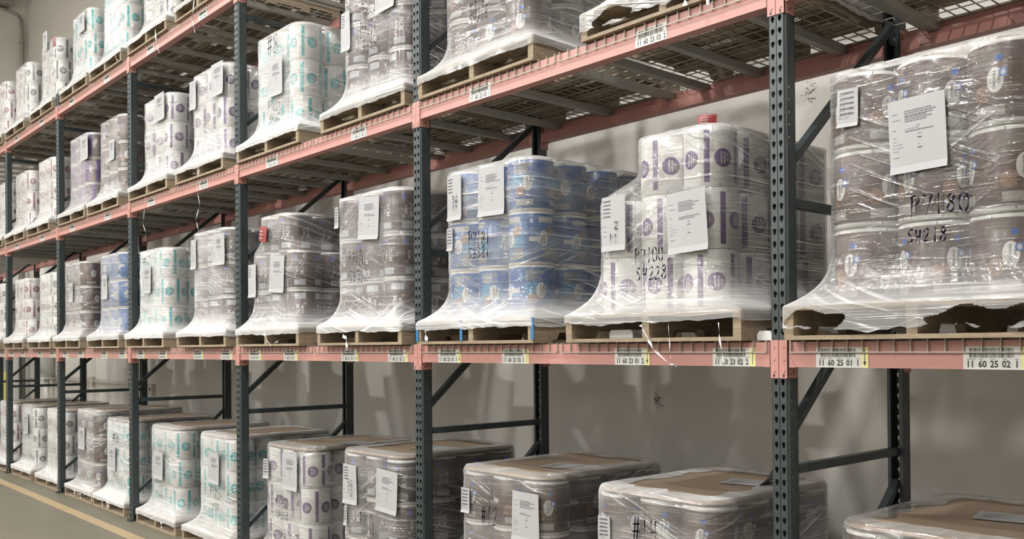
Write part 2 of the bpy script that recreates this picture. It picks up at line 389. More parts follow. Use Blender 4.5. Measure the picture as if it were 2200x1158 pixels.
# scuff marks with their own shape on the wall
for i, (x, z, n, sx, sz, lab) in enumerate(((-2.28,1.33,60,.05,.07,'dark scuff cluster on back wall above the load marked 12'),(-1.02,3.33,50,.06,.09,'dark scuff cluster on back wall near the nearest upright, upper shelf'))):
    b = MB(); rnd = random.Random(i)
    for k in range(n):
        a, c = rnd.gauss(0, sx*.4), rnd.gauss(0, sz*.4); w, h = rnd.uniform(.002,.009), rnd.uniform(.002,.013)
        b.add([(x+a,YW-.0015,z+c),(x+a+w,YW-.0015,z+c+h*.3),(x+a+w*.7,YW-.0015,z+c+h),(x+a-.002,YW-.0015,z+c+h*.8)], [(0,1,2,3)])
    tag(b.obj('wall_scuff', M['dark']), lab, 'scuff marks')

# ------------------------------------------------------------------ rack frames
HT = 4.86
def holed_cell(mb, P, w0, w1, z0, z1, hole):
    """rectangular cell with a hole; P maps (w, z) to 3-d; hole = 12 offsets clockwise from upper left"""
    ts = [0, 1/3, 2/3]
    R = [(w0+(w1-w0)*t, z1) for t in ts] + [(w1, z1+(z0-z1)*t) for t in ts] + [(w1+(w0-w1)*t, z0) for t in ts] + [(w0, z0+(z1-z0)*t) for t in ts]
    cx, cz = (w0+w1)/2, (z0+z1)/2
    vs = [P(*p) for p in R] + [P(cx+a, cz+c) for a, c in hole]
    mb.add(vs, [(i, (i+1) % 12, 12+(i+1) % 12, 12+i) for i in range(12)])
TEAR = [(-.0060,.0115),(-.002,.0135),(.002,.0135),(.0060,.0115),(.0083,.006),(.0078,.000),(.0045,-.007),(.0028,-.0125),(-.0028,-.0125),(-.0045,-.007),(-.0078,.000),(-.0083,.006)]
DOT = [(.0042*math.cos(2.356-k*PI/6), .0042*math.sin(2.356-k*PI/6)) for k in range(12)]
def post_mesh():
    mb = MB(); p = .0508; n = int(HT/p); W = .038; c = .007; dp = .072
    z0 = HT - n*p
    for k in range(n):
        a, e = z0+k*p, z0+(k+1)*p
        holed_cell(mb, lambda w, z: (w, 0, z), -W+c, -.0015, a, e, TEAR)
        holed_cell(mb, lambda w, z: (w, 0, z), .0015, W-c, a, e, TEAR)
        for sg in (-1, 1):
            holed_cell(mb, lambda w, z: (sg*W, w, z), c, .040, a+.0254 if k < n-1 else a, e+.0254 if k < n-1 else e, DOT)
    # centre groove, chamfers, sides, lips
    def strip(pts):
        for (xa, ya), (xb, yb) in zip(pts, pts[1:]):
            mb.add([(xa,ya,0),(xb,yb,0),(xb,yb,HT),(xa,ya,HT)], [(0,1,2,3)])
    strip([(-.0015,0),(0,.003),(.0015,0)])
    for sg in (-1, 1):
        strip([(sg*(W-c),0),(sg*W,c)]); strip([(sg*W,.040),(sg*W,dp),(sg*(W-.018),dp),(sg*(W-.018),dp-.012)])
    me = mb.mesh('perforated_post', [M['post']])
    return me
POST = post_mesh()
ORD = ['first','second','third','fourth','fifth','sixth','seventh','eighth','ninth','tenth','eleventh','twelfth','thirteenth','fourteenth']
def rack_frame(X, lab):
    r = link('rack_upright', None, loc=(X, 0, 0)); tag(r, lab, 'rack upright frame', 'upright frames of the pallet rack')
    f = link('front_post', POST, r); q = link('rear_post', POST, r, (0, D, 0), (0, 0, PI))
    for o in (f, q):
        md = o.modifiers.new('sheet', 'SOLIDIFY'); md.thickness = .0022; md.offset = -1
    y0, y1 = .060, D-.055
    for z in (.14, 1.224, 2.318, 3.41, 4.45):
        b = MB(); b.box(-.018, y0, z-.018, .018, y1, z+.018); b.obj('strut', M['post'], r)
    for z in (.14, 1.224, 2.318, 3.41):
        b = MB(); b.bar((0, y0+.01, z+.15), (0, y1-.01, z+.94), .032, .036, up=(1,0,0)); b.obj('diagonal_brace', M['post'], r)
    for y in (.035, D-.035):
        b = MB(); b.box(-.048, y-.062, 0, .048, y+.062, .006)
        for a in (-.040, .040): b.tube([(a, y-.05, .006), (a, y-.05, .022)], .007, 6)
        b.obj('foot_plate', M['post'], r)
    return r
FR = {-1:'dark green rack upright frame beyond the right edge of view', 0:'dark green rack upright frame, nearest and tallest, right of picture'}
for i in range(-1, 8):
    rack_frame(-i*B, FR.get(i, 'dark green rack upright frame, %s from the right' % ORD[i]))

# ------------------------------------------------------------------ beams, connectors, labels
PROF = [(0,0),(.062,0),(.062,.057),(.034,.057),(.034,.100),(0,.100)]
BL = B - .084
def beam_mesh(mir):
    mb = MB(); pr = [((-y if mir else y), z) for y, z in PROF]
    if mir: pr = pr[::-1]
    mb.prism(pr, 'x', 0, BL); me = mb.mesh('beam', [M['pink']]); return me
def conn_mesh(side, mir):
    """side=+1: sits on a post at the left end of the beam (plate reaches -x)"""
    mb = MB(); sy = -1 if mir else 1
    def bx(x0, y0, z0, x1, y1, z1, mi=0):
        a, c = sorted((y0*sy, y1*sy)); x0, x1 = sorted((x0*side, x1*side)); mb.box(x0, a, z0, x1, c, z1, mi)
    # x=0 is the beam end; the post centre is at x=-0.042*side
    bx(-.0405, -.0065, -.046, -.0005, -.0025, .108)
    bx(-.0035, -.0065, -.046, -.0005, .064, .108)
    y0 = -.0065*sy
    tri = [(-.0005, -.002), (.030, -.002), (-.0005, .06)]      # gusset
    vs = [(x*side, y0*.3, z) for x, z in tri] + [(x*side, y0*.3+.003*sy, z) for x, z in tri]
    mb.add(vs, [(0,1,2),(5,4,3),(0,3,4,1),(1,4,5,2),(2,5,3,0)])
    for z in (.078, .027, -.019):                              # studs and tab punchings
        c = (-.020*side, z); n = 10; rr = .0042 if z > 0 else .006
        vs = []
        for yy in (-.0065, -.0095):
            vs += [(c[0]+rr*math.cos(t*2*PI/n), yy*sy, c[1]+rr*math.sin(t*2*PI/n)) for t in range(n)]
        mb.add(vs, [tuple(range(n)), tuple(range(n, 2*n))] + [(t, (t+1)%n, n+(t+1)%n, n+t) for t in range(n)])
    ty = -.0068*sy
    mb.add([(-.020*side-.004, ty, -.030), (-.020*side+.004, ty, -.030), (-.020*side+.0055, ty, -.039), (-.020*side, ty, -.043), (-.020*side-.0055, ty, -.039)], [(0,1,2,3,4)], 1)
    for yy, zz, rr in ((.018, -.030, .0045), (.036, -.022, .006)):
        mb.add([(0*side+.0002*side, (yy+rr*math.cos(t*PI/5))*sy, zz+rr*math.sin(t*PI/5)) for t in range(10)], [tuple(range(10))], 1)
    return mb.mesh('connector', [M['pink'], M['ink']])
BM = {m: beam_mesh(m) for m in (0, 1)}; CM = {(s, m): conn_mesh(s, m) for s in (1, -1) for m in (0, 1)}
def location_label(parent, x, txt, arrow, z=.0):
    """x = left edge in beam coordinates"""
    W_, H_ = .186, .078; mb = MB()
    mb.box(x, -.0022, z, x+W_, -.0002, z+H_, 0)
    ys = MB()
    if arrow: ys.box(x+W_, -.0022, z, x+W_+.028, -.0002, z+H_, 0)
    y = -.0026; rnd = random.Random(hash(txt) % 999 if False else sum(map(ord, txt)))
    bx = x+.02
    while bx < x+W_-.022:
        w = rnd.choice((.001,.001,.0018,.0028)); mb.box(bx, y, z+.040, bx+w, y+.0003, z+H_-.004, 2); bx += w + rnd.choice((.001,.0014,.0022))
    parts = txt.split(); xs = [.010, .050, .088, .126, .166]
    for q, a, wd in zip(parts, xs, ('LOCATION','AISLE','RACK','LEVEL','POS')):
        put_text(mb, q, x+a, z+.0075, .032, y, 2, .030, .84)
        put_text(mb, wd, x+a+.002, z+.0325, .0068, y, 2, .01, .8)
    if arrow:
        c = x+W_+.014; up = arrow > 0; t = z+H_-.008 if up else z+.008; q = z+.008 if up else z+H_-.008; s = -1 if up else 1
        ys.box(c-.0013, y, min(t, q), c+.0013, y+.0003, max(t, q), 1)
        ys.add([(c, y, t), (c-.006, y, t+s*.016), (c+.006, y, t+s*.016)], [(0,1,2)], 1)
    o = mb.obj('location_label', [M['label'], M['yellow'], M['ink']], parent)
    if arrow: ys.obj('arrow_strip', [M['yellow'], M['ink']], o)['label'] = 'yellow strip with a black arrow'
LVN = {1:'lowest', 2:'middle', 3:'top'}
def bay_name(i): return 'right of the nearest upright' if i < 0 else 'in the %s bay left of nearest upright' % ORD[i]
RACKNO = {-1:'25', 0:'23', 1:'21', 2:'19', 3:'17', 4:'15', 5:'13', 6:'11'}
BEAM = {}
for i in range(-1, 7):
    for k in (1, 2, 3):
        if k == 3 and i < 1: continue
        for mir in (0, 1):
            zb = 1.646 + (k-1)*LV; x0 = -(i+1)*B + .042
            r = link('rack_crossbar', None, loc=(x0, D if mir else 0, zb))
            if i < 0: l = 'salmon %s %s crossbar reaching right from the nearest upright' % (LVN[k], 'rear' if mir else 'front')
            elif i == 0: l = 'salmon %s %s crossbar ending at the nearest upright from the left' % (LVN[k], 'rear' if mir else 'front')
            else: l = 'salmon %s %s crossbar, %s bay left of the nearest upright' % (LVN[k], 'rear' if mir else 'front', ORD[i])
            tag(r, l, 'crossbar', 'salmon %s crossbars' % ('rear' if mir else 'front'))
            link('rail', BM[mir], r)
            link('end_connector', CM[(1, mir)], r); link('end_connector', CM[(-1, mir)], r, (BL, 0, 0))
            BEAM[(i, k, mir)] = r
            if not mir:
                if k == 1: spots = [(.16,'01 1',-1),(.735,'02 1',1),(1.555,'01 2',-1),(2.12,'02 2',1)] if i >= 0 else [(2.487-2.329,'01 1',-1),(.73-.008,'02 1',1)]
                elif i < 0: spots = [(.5,'03 1',0)]
                else: spots = [(.47,'0%d 1' % (k+1),0),(1.70,'0%d 2' % (k+1),0)]
                if i < 0 and k == 1: spots = [(.163-.042,'01 1',-1),(.721-.042,'02 1',1)]
                for x, t, a in spots:
                    location_label(r, x, '11 60 %s %s' % (RACKNO[i], t), a, .0 if k == 1 else .002)

# ------------------------------------------------------------------ wire decks
def deck_meshes(w, chans):
    mb = MB(); t = .0048
    n = int(round(w/.0622)); xs = [j*w/n for j in range(n+1)]
    ztop = .0
    for x in xs:
        x = min(max(x, t/2), w-t/2)
        mb.box(x-t/2, -.010, ztop-t, x+t/2, D+.010, ztop)
        for y in (-.010, D+.010-t): mb.box(x-t/2, y, ztop-.052, x+t/2, y+t, ztop-t)
    for y in [-.0149, D+.010] + [.06 + j*(D-.12)/9 for j in range(10)]:
        if y < 0 or y > D: mb.box(0, y, ztop-.050, w, y+t, ztop-.050+t)
        else: mb.box(0, y-t/2, ztop-2*t, w, y+t/2, ztop-t)
    ch = []
    for c in chans:
        b = MB(); h = .036; zt = ztop-2*t-.0002
        pr = [(c-.030, zt), (c-.022, zt-h), (c+.022, zt-h), (c+.030, zt), (c+.026, zt), (c+.019, zt-h+.004), (c-.019, zt-h+.004), (c-.026, zt)]
        b.prism(pr, 'y', .036, D-.036); ch.append(b.mesh('channel', [M['zinc']]))
    return mb.mesh('deck_wires', [M['wire']]), ch
W0 = 1.19; DK = deck_meshes(W0, (.14, .50, .98)); DK2 = deck_meshes(1.16, (.14, .60, 1.09))
for i in range(-1, 7):
    for k in (1, 2, 3):
        if k == 3 and i < 1: continue
        z = 1.7525 + (k-1)*LV
        for s in (0, 1):
            xr = -i*B
            x0 = xr - .055 - W0 if s == 0 else xr - 2.435
            me, ch = DK if s == 0 else DK2
            r = link('wire_deck', None, loc=(x0, 0, z))
            tag(r, 'wire mesh deck panel, %s half, %s level %s' % ('right' if s == 0 else 'left', LVN[k], bay_name(i).replace('in the ', '')), 'wire deck', 'wire mesh deck panels')
            link('wire_mesh', me, r)
            for c in ch: link('support_channel', c, r)

# ------------------------------------------------------------------ pallets
PW, PD, PH = 1.016, 1.219, .134
def pallet_parts():
    out = []
    ys = [0, .185, .36, .535, .71, .885, PD-.14]
    for j, y in enumerate(ys):
        w = .14 if j in (0, 6) else .092
        b = MB(); b.box(0, y, PH-.019, PW, y+w, PH); out.append(('deck_board', b))
    for y, w in ((0,.14),(.40,.09),(.72,.09),(PD-.14,.14)):
        b = MB(); b.box(0, y, 0, PW, y+w, .017); out.append(('bottom_board', b))
    for x in (0, PW/2-.02, PW-.04):
        b = MB(); z0, z1 = .0172, PH-.0192
        pr = [(0,z0),(.17,z0),(.19,z0+.038),(.40,z0+.038),(.42,z0),(.80,z0),(.82,z0+.038),(1.03,z0+.038),(1.05,z0),(PD,z0),(PD,z1),(0,z1)]
        b.prism([(y, z) for y, z in pr], 'x', x, x+.04); out.append(('stringer', b))
    return [(n, b.mesh(n, [M['wood']])) for n, b in out]
PP = pallet_parts()
def pallet(x, y, z, lab):
    r = link('wooden_pallet', None, loc=(x, y, z)); tag(r, lab, 'pallet', 'wooden pallets under the loads')
    for n, me in PP: link(n, me, r)
    return r

# ------------------------------------------------------------------ film rolls
def roll_mesh(kind):
    white = kind in ('teal','purple','maroon','charcoal'); r, H = (RWT, HW) if white else (RB, HB)
    r -= .0008; n = 56; mb = MB(); prof = [(r-.004, 0), (r, .004), (r, H-.004), (r-.004, H)]
    uvs = []
    rings = [(.042, 0)] + prof + [(.042, H), (.038, H-.01), (.038, .01)]
    vs = []
    for q, z in rings: vs += [(q*math.cos(t*2*PI/n), q*math.sin(t*2*PI/n), z) for t in range(n)]
    mb.v = vs; K = len(rings)
    for i in range(K):
        j = (i+1) % K; mi = 0 if i in (1,2,3) else (1 if i in (0,4) else 2)
        for t in range(n):
            mb.f.append([i*n+t, i*n+(t+1)%n, j*n+(t+1)%n, j*n+t]); mb.m.append(mi)
            u0, u1 = t*2*PI/n*r, (t+1)*2*PI/n*r
            uvs += [(u0, rings[i][1]), (u1, rings[i][1]), (u1, rings[j][1]), (u0, rings[j][1])]
    nb = len(mb.f)
    def wrap_text(s, cu, cv, size, mi, bold=.01):
        """lettering printed round the roll, reading upwards"""
        vs, fs = text_geo(s, size, bold); wid = max(v[0] for v in vs)
        R = r + .0006
        P = []
        for a, b_ in vs:
            u, v = cu - b_ + size*.33, cv + a - wid/2
            P.append((R*math.cos(u/r), R*math.sin(u/r), v))
        mb.add(P, fs, mi)
        return sum(len(f) for f in fs)
    extra = 0
    if kind in ('brown', 'blue'):
        p = 2*PI*RB/4
        for k in range(4):
            extra += wrap_text('Chocolate', k*p+.104, .148, .0155, 3); extra += wrap_text('Chip', k*p+.119, .148, .0155, 3)
    if kind == 'mini':
        p = 2*PI*RB/5
        for k in range(5):
            extra += wrap_text('MINI', k*p+.108, .150, .043, 4, .012); extra += wrap_text('MINI', k*p+.072, .150, .028, 4, .006)
    me = mb.mesh('film_roll', [PRINT[kind], M['edge'], M['core'], M['ink'], M['wht_txt']])
    uvl = me.uv_layers.new(name='UVMap'); flat = []
    for a, b_ in uvs: flat += [a, b_]
    flat += [0.0]*(2*(len(me.loops)) - len(flat)); uvl.data.foreach_set('uv', flat)
    me.polygons.foreach_set('use_smooth', [i < nb for i in range(len(me.polygons))])
    try:
        me.set_sharp_from_angle(angle=math.radians(50))
    except Exception: pass
    return me
RM = {k: roll_mesh(k) for k in PRINT}

# ------------------------------------------------------------------ stretch wrap
def wrap_mesh(pal, ext, top, H, tiers, seed, fine, flare=.2, veil=.16, drop=.05, tiersh=None, lap=False, tears=(), lit=False):
    """pal=(x0,x1,y0,y1) pallet; ext=list per tier of (x0,x1,y0,y1); z measured from pallet top"""
    x0p, x1p, y0p, y1p = pal; r0 = .12
    nf, nc = (44, 10) if fine == 2 else ((22, 6) if fine == 1 else (10, 4))
    if tears: nf = 150
    th = H/tiers
    def shape(z):
        t = min(max(z/th, 0), tiers-.001); i = int(t); e = ext[i]
        g = 4.0 if tiersh else 8.0
        if i+1 < tiers and (i+1-t) < .12 and ext[i+1] == e: pass
        if i > 0 and ext[i-1] != e:
            q = min(1, (t-i)/.42); q = q*q*(3-2*q); e = tuple(a*(1-q)+b_*q for a, b_ in zip(ext[i-1], e))
        s = min(1, max(0, 1 - z/flare)); k = s**3.0
        pl = (x0p-.005, x1p+.005, y0p-.005, y1p+.005)
        e = tuple(a*(1-k)+b_*k for a, b_ in zip(e, pl)); rc = r0*(1-s) + .014*s
        return e, rc, s
    rows = []
    nd = 26 if tears else (4 if fine else 2)
    for j in range(nd): rows.append(('d', 1 - j/nd))
    nz = {2: 9, 1: 7, 0: 4}[fine]
    for j in range(nz): rows.append(('z', flare*j/nz))
    step = {2: .022, 1: .045, 0: .10}[fine]; z = flare
    while z < H: rows.append(('z', z)); z += step
    rows += [('z', H), ('t', .004), ('t', .012), ('t', .045), ('t', .085)] + ([('t', .125)] if lap else [])
    V = []; UV = []; TH = []; ncol = 0
    for ri, (kd, q) in enumerate(rows):
        z = q if kd == 'z' else (0 if kd == 'd' else H)
        (a0, a1, c0, c1), rc, s = shape(z)
        if kd == 't': a0 += q; a1 -= q; c0 += q; c1 -= q; rc = max(.03, rc-q*.6)
        pts = []
        def arc(cx, cy, ang): 
            for t in range(nc): 
                th_ = ang + (PI/2)*t/(nc-1); pts.append((cx+rc*math.cos(th_), cy+rc*math.sin(th_), math.cos(th_), math.sin(th_), 1))
        def side(xa, ya, xb, yb, nx, ny):
            for t in range(1, nf): w = t/nf; pts.append((xa+(xb-xa)*w, ya+(yb-ya)*w, nx, ny, 0))
        side(a0+rc, c0, a1-rc, c0, 0, -1); arc(a1-rc, c0+rc, -PI/2)
        side(a1, c0+rc, a1, c1-rc, 1, 0); arc(a1-rc, c1-rc, 0)
        side(a1-rc, c1, a0+rc, c1, 0, 1); arc(a0+rc, c1-rc, PI/2)
        side(a0, c1-rc, a0, c0+rc, -1, 0); arc(a0+rc, c0+rc, PI)
        pts.append(pts[0]); ncol = len(pts); u = 0; last = None
        for ci, (x, y, nx, ny, cn) in enumerate(pts):
            if last: u += math.hypot(x-last[0], y-last[1])
            last = (x, y); uu = ci/ncol*3.6
            if ci == ncol-1: uu_n = 0
            else: uu_n = uu
            ca = 2*PI*(ci % (ncol-1))/(ncol-1)
            nv = Vector((math.cos(ca)*3, math.sin(ca)*3, 0))
            w1 = noise.noise(Vector((nv.x*1.2+seed*7, nv.y*1.2, z*26+seed)))
            zz = z; d = .0035*(w1+.35)
            if kd == 'z' and s > 0:
                fold = abs(noise.noise(Vector((nv.x*4.2+z*5, nv.y*4.2-z*4, seed*3.1))))
                d += s*(1-s)*.03*fold*(.3 if cn else 1) - s*(1-s)*.010
            if kd == 'd':
                rag = noise.noise(Vector((nv.x*1.5, nv.y*1.5, seed*5.3)))*.5+noise.noise(Vector((nv.x*5, nv.y*5, seed*5.3)))*.35
                zz = -q*max(.026, drop*(1+.45*rag)); d = .004+.004*abs(w1)
            if kd == 't': d = 0; zz = H+.002+.004*abs(w1) + ((.028 if q > .004 else .014) if lap else 0)
            if kd == 't' and lap and q > .1: x += nx*.03*w1*2; y += ny*.03*w1*2
            V.append((x+nx*d, y+ny*d, zz)); UV.append((uu_n if ci < ncol-1 else 3.6, zz + seed*1.7))
            ovl = .5+.5*math.sin(z*19+seed*2+uu*.25)
            TH.append(min(.9, veil*(.55+.8*ovl) + .24*s**1.2*(1.25 if lit else 1) + (.02 if kd == 't' else 0)))  # lit: near skirts whitened further, brightness put into the veil
    F = []
    nr = len(rows)
    for i in range(nr-1):
        for j in range(ncol-1):
            a = i*ncol+j
            p = V[a]; q = V[a+ncol+1]; fx, fz = (p[0]+q[0])/2, (p[2]+q[2])/2
            if tears and p[1] < y0p+.02 and any(((fx-cx)/rx)**2 + ((fz-cz+.012*math.sin(fx*31))/rz)**2 < 1 for cx, cz, rx, rz in tears): continue
            F.append((a, a+1, a+ncol+1, a+ncol))
    me = bpy.data.meshes.new('stretch_wrap'); me.from_pydata(V, [], F); me.materials.append(M['film'])
    uvl = me.uv_layers.new(name='UVMap'); fl = []
    for f in F:
        for a in f: fl += list(UV[a])
    uvl.data.foreach_set('uv', fl)
    at = me.attributes.new('thick', 'FLOAT', 'POINT'); at.data.foreach_set('value', TH)
    me.polygons.foreach_set('use_smooth', [True]*len(F)); me.update()
    return me

def tail_strip(parent, pts, w, seed=0):
    mb = MB(); P = [Vector(p) for p in pts]; Q = []
    for j in range(len(P)-1):
        for k in range(4): Q.append(P[j].lerp(P[j+1], k/4))
    Q.append(P[-1]); vs = []; fs = []
    for j, p in enumerate(Q):
        a = j*.9+seed; ww = w*(.6+.4*math.sin(j*1.3+seed)); dv = Vector((math.cos(a)*ww/2, math.sin(a)*ww/2*.5, .2*ww*math.sin(a*2)))
        vs += [p-dv, p+dv*.2+Vector((0, ww*.3, 0)), p+dv]
    for j in range(len(Q)-1):
        for q in (0, 1): fs.append((3*j+q, 3*j+q+1, 3*j+q+4, 3*j+q+3))
    mb.add(vs, fs); o = mb.obj('film_tail', M['pvc'], parent, smooth=True); return o

# ------------------------------------------------------------------ paper slips
def slip(x0, z0, w, h, lab, y=.004, tilt=0.0, style='slip', hand=None, code=None, cat='packing slip', group=None, seed=1, front='x'):
    mb = MB(); nx, nz = 8, 10; rnd = random.Random(seed)
    def yy(a, c): return -.0012 - .0035*math.sin(a*PI*1.1+seed)*math.sin(c*2.3+seed) - (.006*(max(0, .12-c)/.12)**2)
    vs = []
    for j in range(nz+1):
        for i in range(nx+1):
            a, c = i/nx, j/nz; vs.append((a*w, yy(a, c), c*h))
    n1 = len(vs); vs += [(a, b+.0004, c) for a, b, c in vs]; W = nx+1; fs = []
    for j in range(nz):
        for i in range(nx):
            q = j*W+i; fs.append((q, q+1, q+W+1, q+W)); fs.append((n1+q+W, n1+q+W+1, n1+q+1, n1+q))
    mb.add(vs, fs, 0)
    def fy(a, c): return yy(a/w, c/h)-.0009
    def bar(a, c, bw, bh, mi=2):
        mb.add([(a, fy(a, c), c), (a+bw, fy(a+bw, c), c), (a+bw, fy(a+bw, c+bh), c+bh), (a, fy(a, c+bh), c+bh)], [(0,1,2,3)], mi)
    def txt(s_, a, c, size, mi=2):
        v2, f2 = text_geo(s_, size, .004); mb.add([(a+p*.9, fy(min(w, a+p), c+q), c+q) for p, q in v2], f2, mi)
    if style == 'slip':
        rows = [('SHIPPER:', .80, ['', '', '']), ('CONSIGNEE:', .72, ['', '', '']), ('ITEM:', .585, [code[0] if code else '', 'CHOCOLATE CHIP' if code and code[2] else '', ''])]
        for t, fz, lines in rows:
            txt(t, w*.07, h*fz, .0062)
            for q, l in enumerate(lines):
                c = h*(fz+.018) - q*.0078
                if l: txt(l, w*(.5 if q == 0 else .30), c, .0062)
                else:
                    a = w*.30
                    while a < w*rnd.uniform(.62, .84): bw = rnd.uniform(.006, .016); bar(a, c, bw, .0034); a += bw+.0022
        for t, fz, l in (('P.O.#', .48, code[1] if code else ''), ('LOT#', .43, ''), ('NO. OF SKIDS', .385, '1'), ('NO. OF ROLLS', .34, '36'), ('NET WT.', .295, ''), ('CARRIER', .215, None)):
            txt(t, w*.07, h*fz, .0062)
            if l: txt(l, w*.52, h*(fz+.012), .0062)
            elif l == '': bar(w*.51, h*(fz+.012), .016, .0038)
    elif style == 'codes':
        for q in range(5):
            c = h*(.86-.135*q); a = w*.16
            while a < w*.80:
                bw = rnd.choice((.0008, .0012, .002)); bar(a, c, bw, h*.055, 1); a += bw+rnd.choice((.0008, .0012, .0018))
            bar(w*.1, c-h*.03, w*.3, .0012)
        bar(w*.1, h*.25, w*.5, .0012); bar(w*.1, h*.22, w*.42, .0012)
    elif style == 'list':
        for q in range(5):
            c = h*(.90-.07*q); a = w*.08
            while a < w*.40: bw = rnd.choice((.001, .002)); bar(a, c, bw, h*.028, 1); a += bw+.0016
        for q in range(3): bar(w*.08, h*(.45-.09*q), w*.12, .002)
    elif style == 'text':
        for q in range(10): bar(w*.12, h*(.9-.07*q), w*rnd.uniform(.3, .7), .003)
    o = mb.obj({'slip':'packing_slip','codes':'barcode_label','list':'packing_slip','text':'packing_slip'}[style], [M['paper'], M['ink'], M['grey'], M['marker']])
    for (s_, a, c, ww, hh) in (hand or ()):
        hb = MB(); scribble(hb, s_, a, c, ww, hh, -.008, .0042, seed=seed); hb.obj('handwriting', M['marker'], o)
    o.location = (x0, y, z0); o.rotation_euler = (0, tilt, 0)
    tag(o, lab, cat, group or 'papers taped on the loads'); return o

# ------------------------------------------------------------------ loads
Z0 = {0: 0.0, 1: 1.7535, 2: 1.7535+LV, 3: 1.7535+2*LV}
WHERE = {0:'on the floor', 1:'on the lowest beams', 2:'on the middle beams', 3:'on the top beams'}
ROW = {0:'floor row', 1:'lowest beams', 2:'middle beams', 3:'top beams'}
WH = ('teal','purple','maroon','charcoal')
YP = {0:.03, 1:-.07, 2:-.03, 3:-.03}     # front edge of the pallets on each level
# (level, pallet left, rolls left, kind, fineness)
LOADS = [
 (1,0.066,0.180,'brown',2),(1,-1.150,-1.060,'purple',2),(1,-2.404,-2.275,'blue',2),(1,-3.580,-3.500,'mini',2),(1,-4.860,-4.800,'mini',2),
 (1,-6.070,-5.970,'mini',1),(1,-7.402,-7.335,'teal',1),(1,-8.600,-8.500,'blue',1),(1,-9.885,-9.800,'brown',1),(1,-11.030,-10.930,'charcoal',0),(1,-12.280,-12.170,'maroon',0),(1,-13.550,-13.440,'charcoal',0),
 (2,-1.068,-0.956,'brown',2),(2,-2.430,-2.325,'brown',2),(2,-3.588,-3.472,'mini',2),(2,-4.918,-4.805,'teal',2),(2,-6.190,-6.078,'purple',1),(2,-7.402,-7.29,'purple',1),
 (2,-8.720,-8.609,'brown',1),(2,-9.823,-9.707,'violet',1),(2,-11.220,-11.109,'maroon',0),(2,-12.375,-12.27,'maroon',0),(2,-13.550,-13.440,'charcoal',0),
 (3,-6.179,-6.058,'charcoal',1),(3,-7.402,-7.293,'charcoal',1),(3,-8.609,-8.497,'teal',1),(3,-9.727,-9.616,'teal',1),(3,-11.048,-10.937,'charcoal',0),(3,-12.349,-12.238,'charcoal',0),(3,-13.550,-13.440,'maroon',0),
 (0,0.062,0.160,'brown',2),(0,-1.289,-1.176,'brown',2),(0,-2.392,-2.275,'brown',2),(0,-3.732,-3.618,'mini',2),(0,-4.912,-4.810,'purple',2),(0,-6.226,-6.112,'teal',1),(0,-7.395,-7.308,'teal',1),
 (0,-8.761,-8.647,'teal',1),(0,-9.805,-9.683,'brown',1),(0,-11.100,-10.987,'charcoal',1),(0,-12.337,-12.223,'charcoal',1),(0,-13.600,-13.490,'maroon',0),
]
# film pulled right over the pallet front on two loads, torn open where the forks went in
DROP = {(1,0):.098, (2,0):.09}
TEARS = {(1,0): ((.20,-.058,.13,.036), (.83,-.062,.21,.034)), (2,0): ((-.86,-.06,.13,.034), (-.30,-.06,.18,.03))}
# how thickly each load is wrapped, where it differs
VEIL = {(0,1):.22, (0,2):.11, (2,3):.20, (1,6):.19, (1,5):.19, (0,5):.17, (0,6):.15, (0,7):.18, (2,4):.14, (2,5):.13, (1,2):.14, (1,3):.14, (1,4):.12, (2,1):.11, (2,2):.12, (0,9):.16, (0,10):.16, (0,4):.12}
cnt = {}; INFO = {}; NROLL = -1; REST = []
# the 300 rolls that show largest are objects of their own, the small far ones are one object
SEL = set()
for q in '''0-2 6-8 12-14 18-27 29-39 41-45 47-56 59-62 65-68 71-74 77-80 83-85 88-91 94-96 100-103 106-109 112-115 118-121 124-126 130-132 136-138 142-144 149-150 154-156 162 168 172 174 180 186 192 198 204 232-235 238-239 241-242 250-253 256-259 262-263 265 268-271 274-277 280-283 286-289 292-295 298-301 304-306 310-312 316 318 322-324 328-330 334-336 340-342 346-348 352 354 360 365-366 372 378 384 390 430-432 449-450 454-456 460 468 472-474 478 480 486 491-492 498 504 510 516 528 534 550 568-573 580-581 583 586-591 598-602 604-613 616-619 622 624-625 628-631 634-637 640-648 653-654 658-661 664-666 671-672 676-679 682-684 689-690 694-696 702 708 712 714 720 726 732 738 744 750'''.split():
    a_ = q.split('-'); SEL.update(range(int(a_[0]), int(a_[-1])+1))
TIER = ['bottom','middle','top']
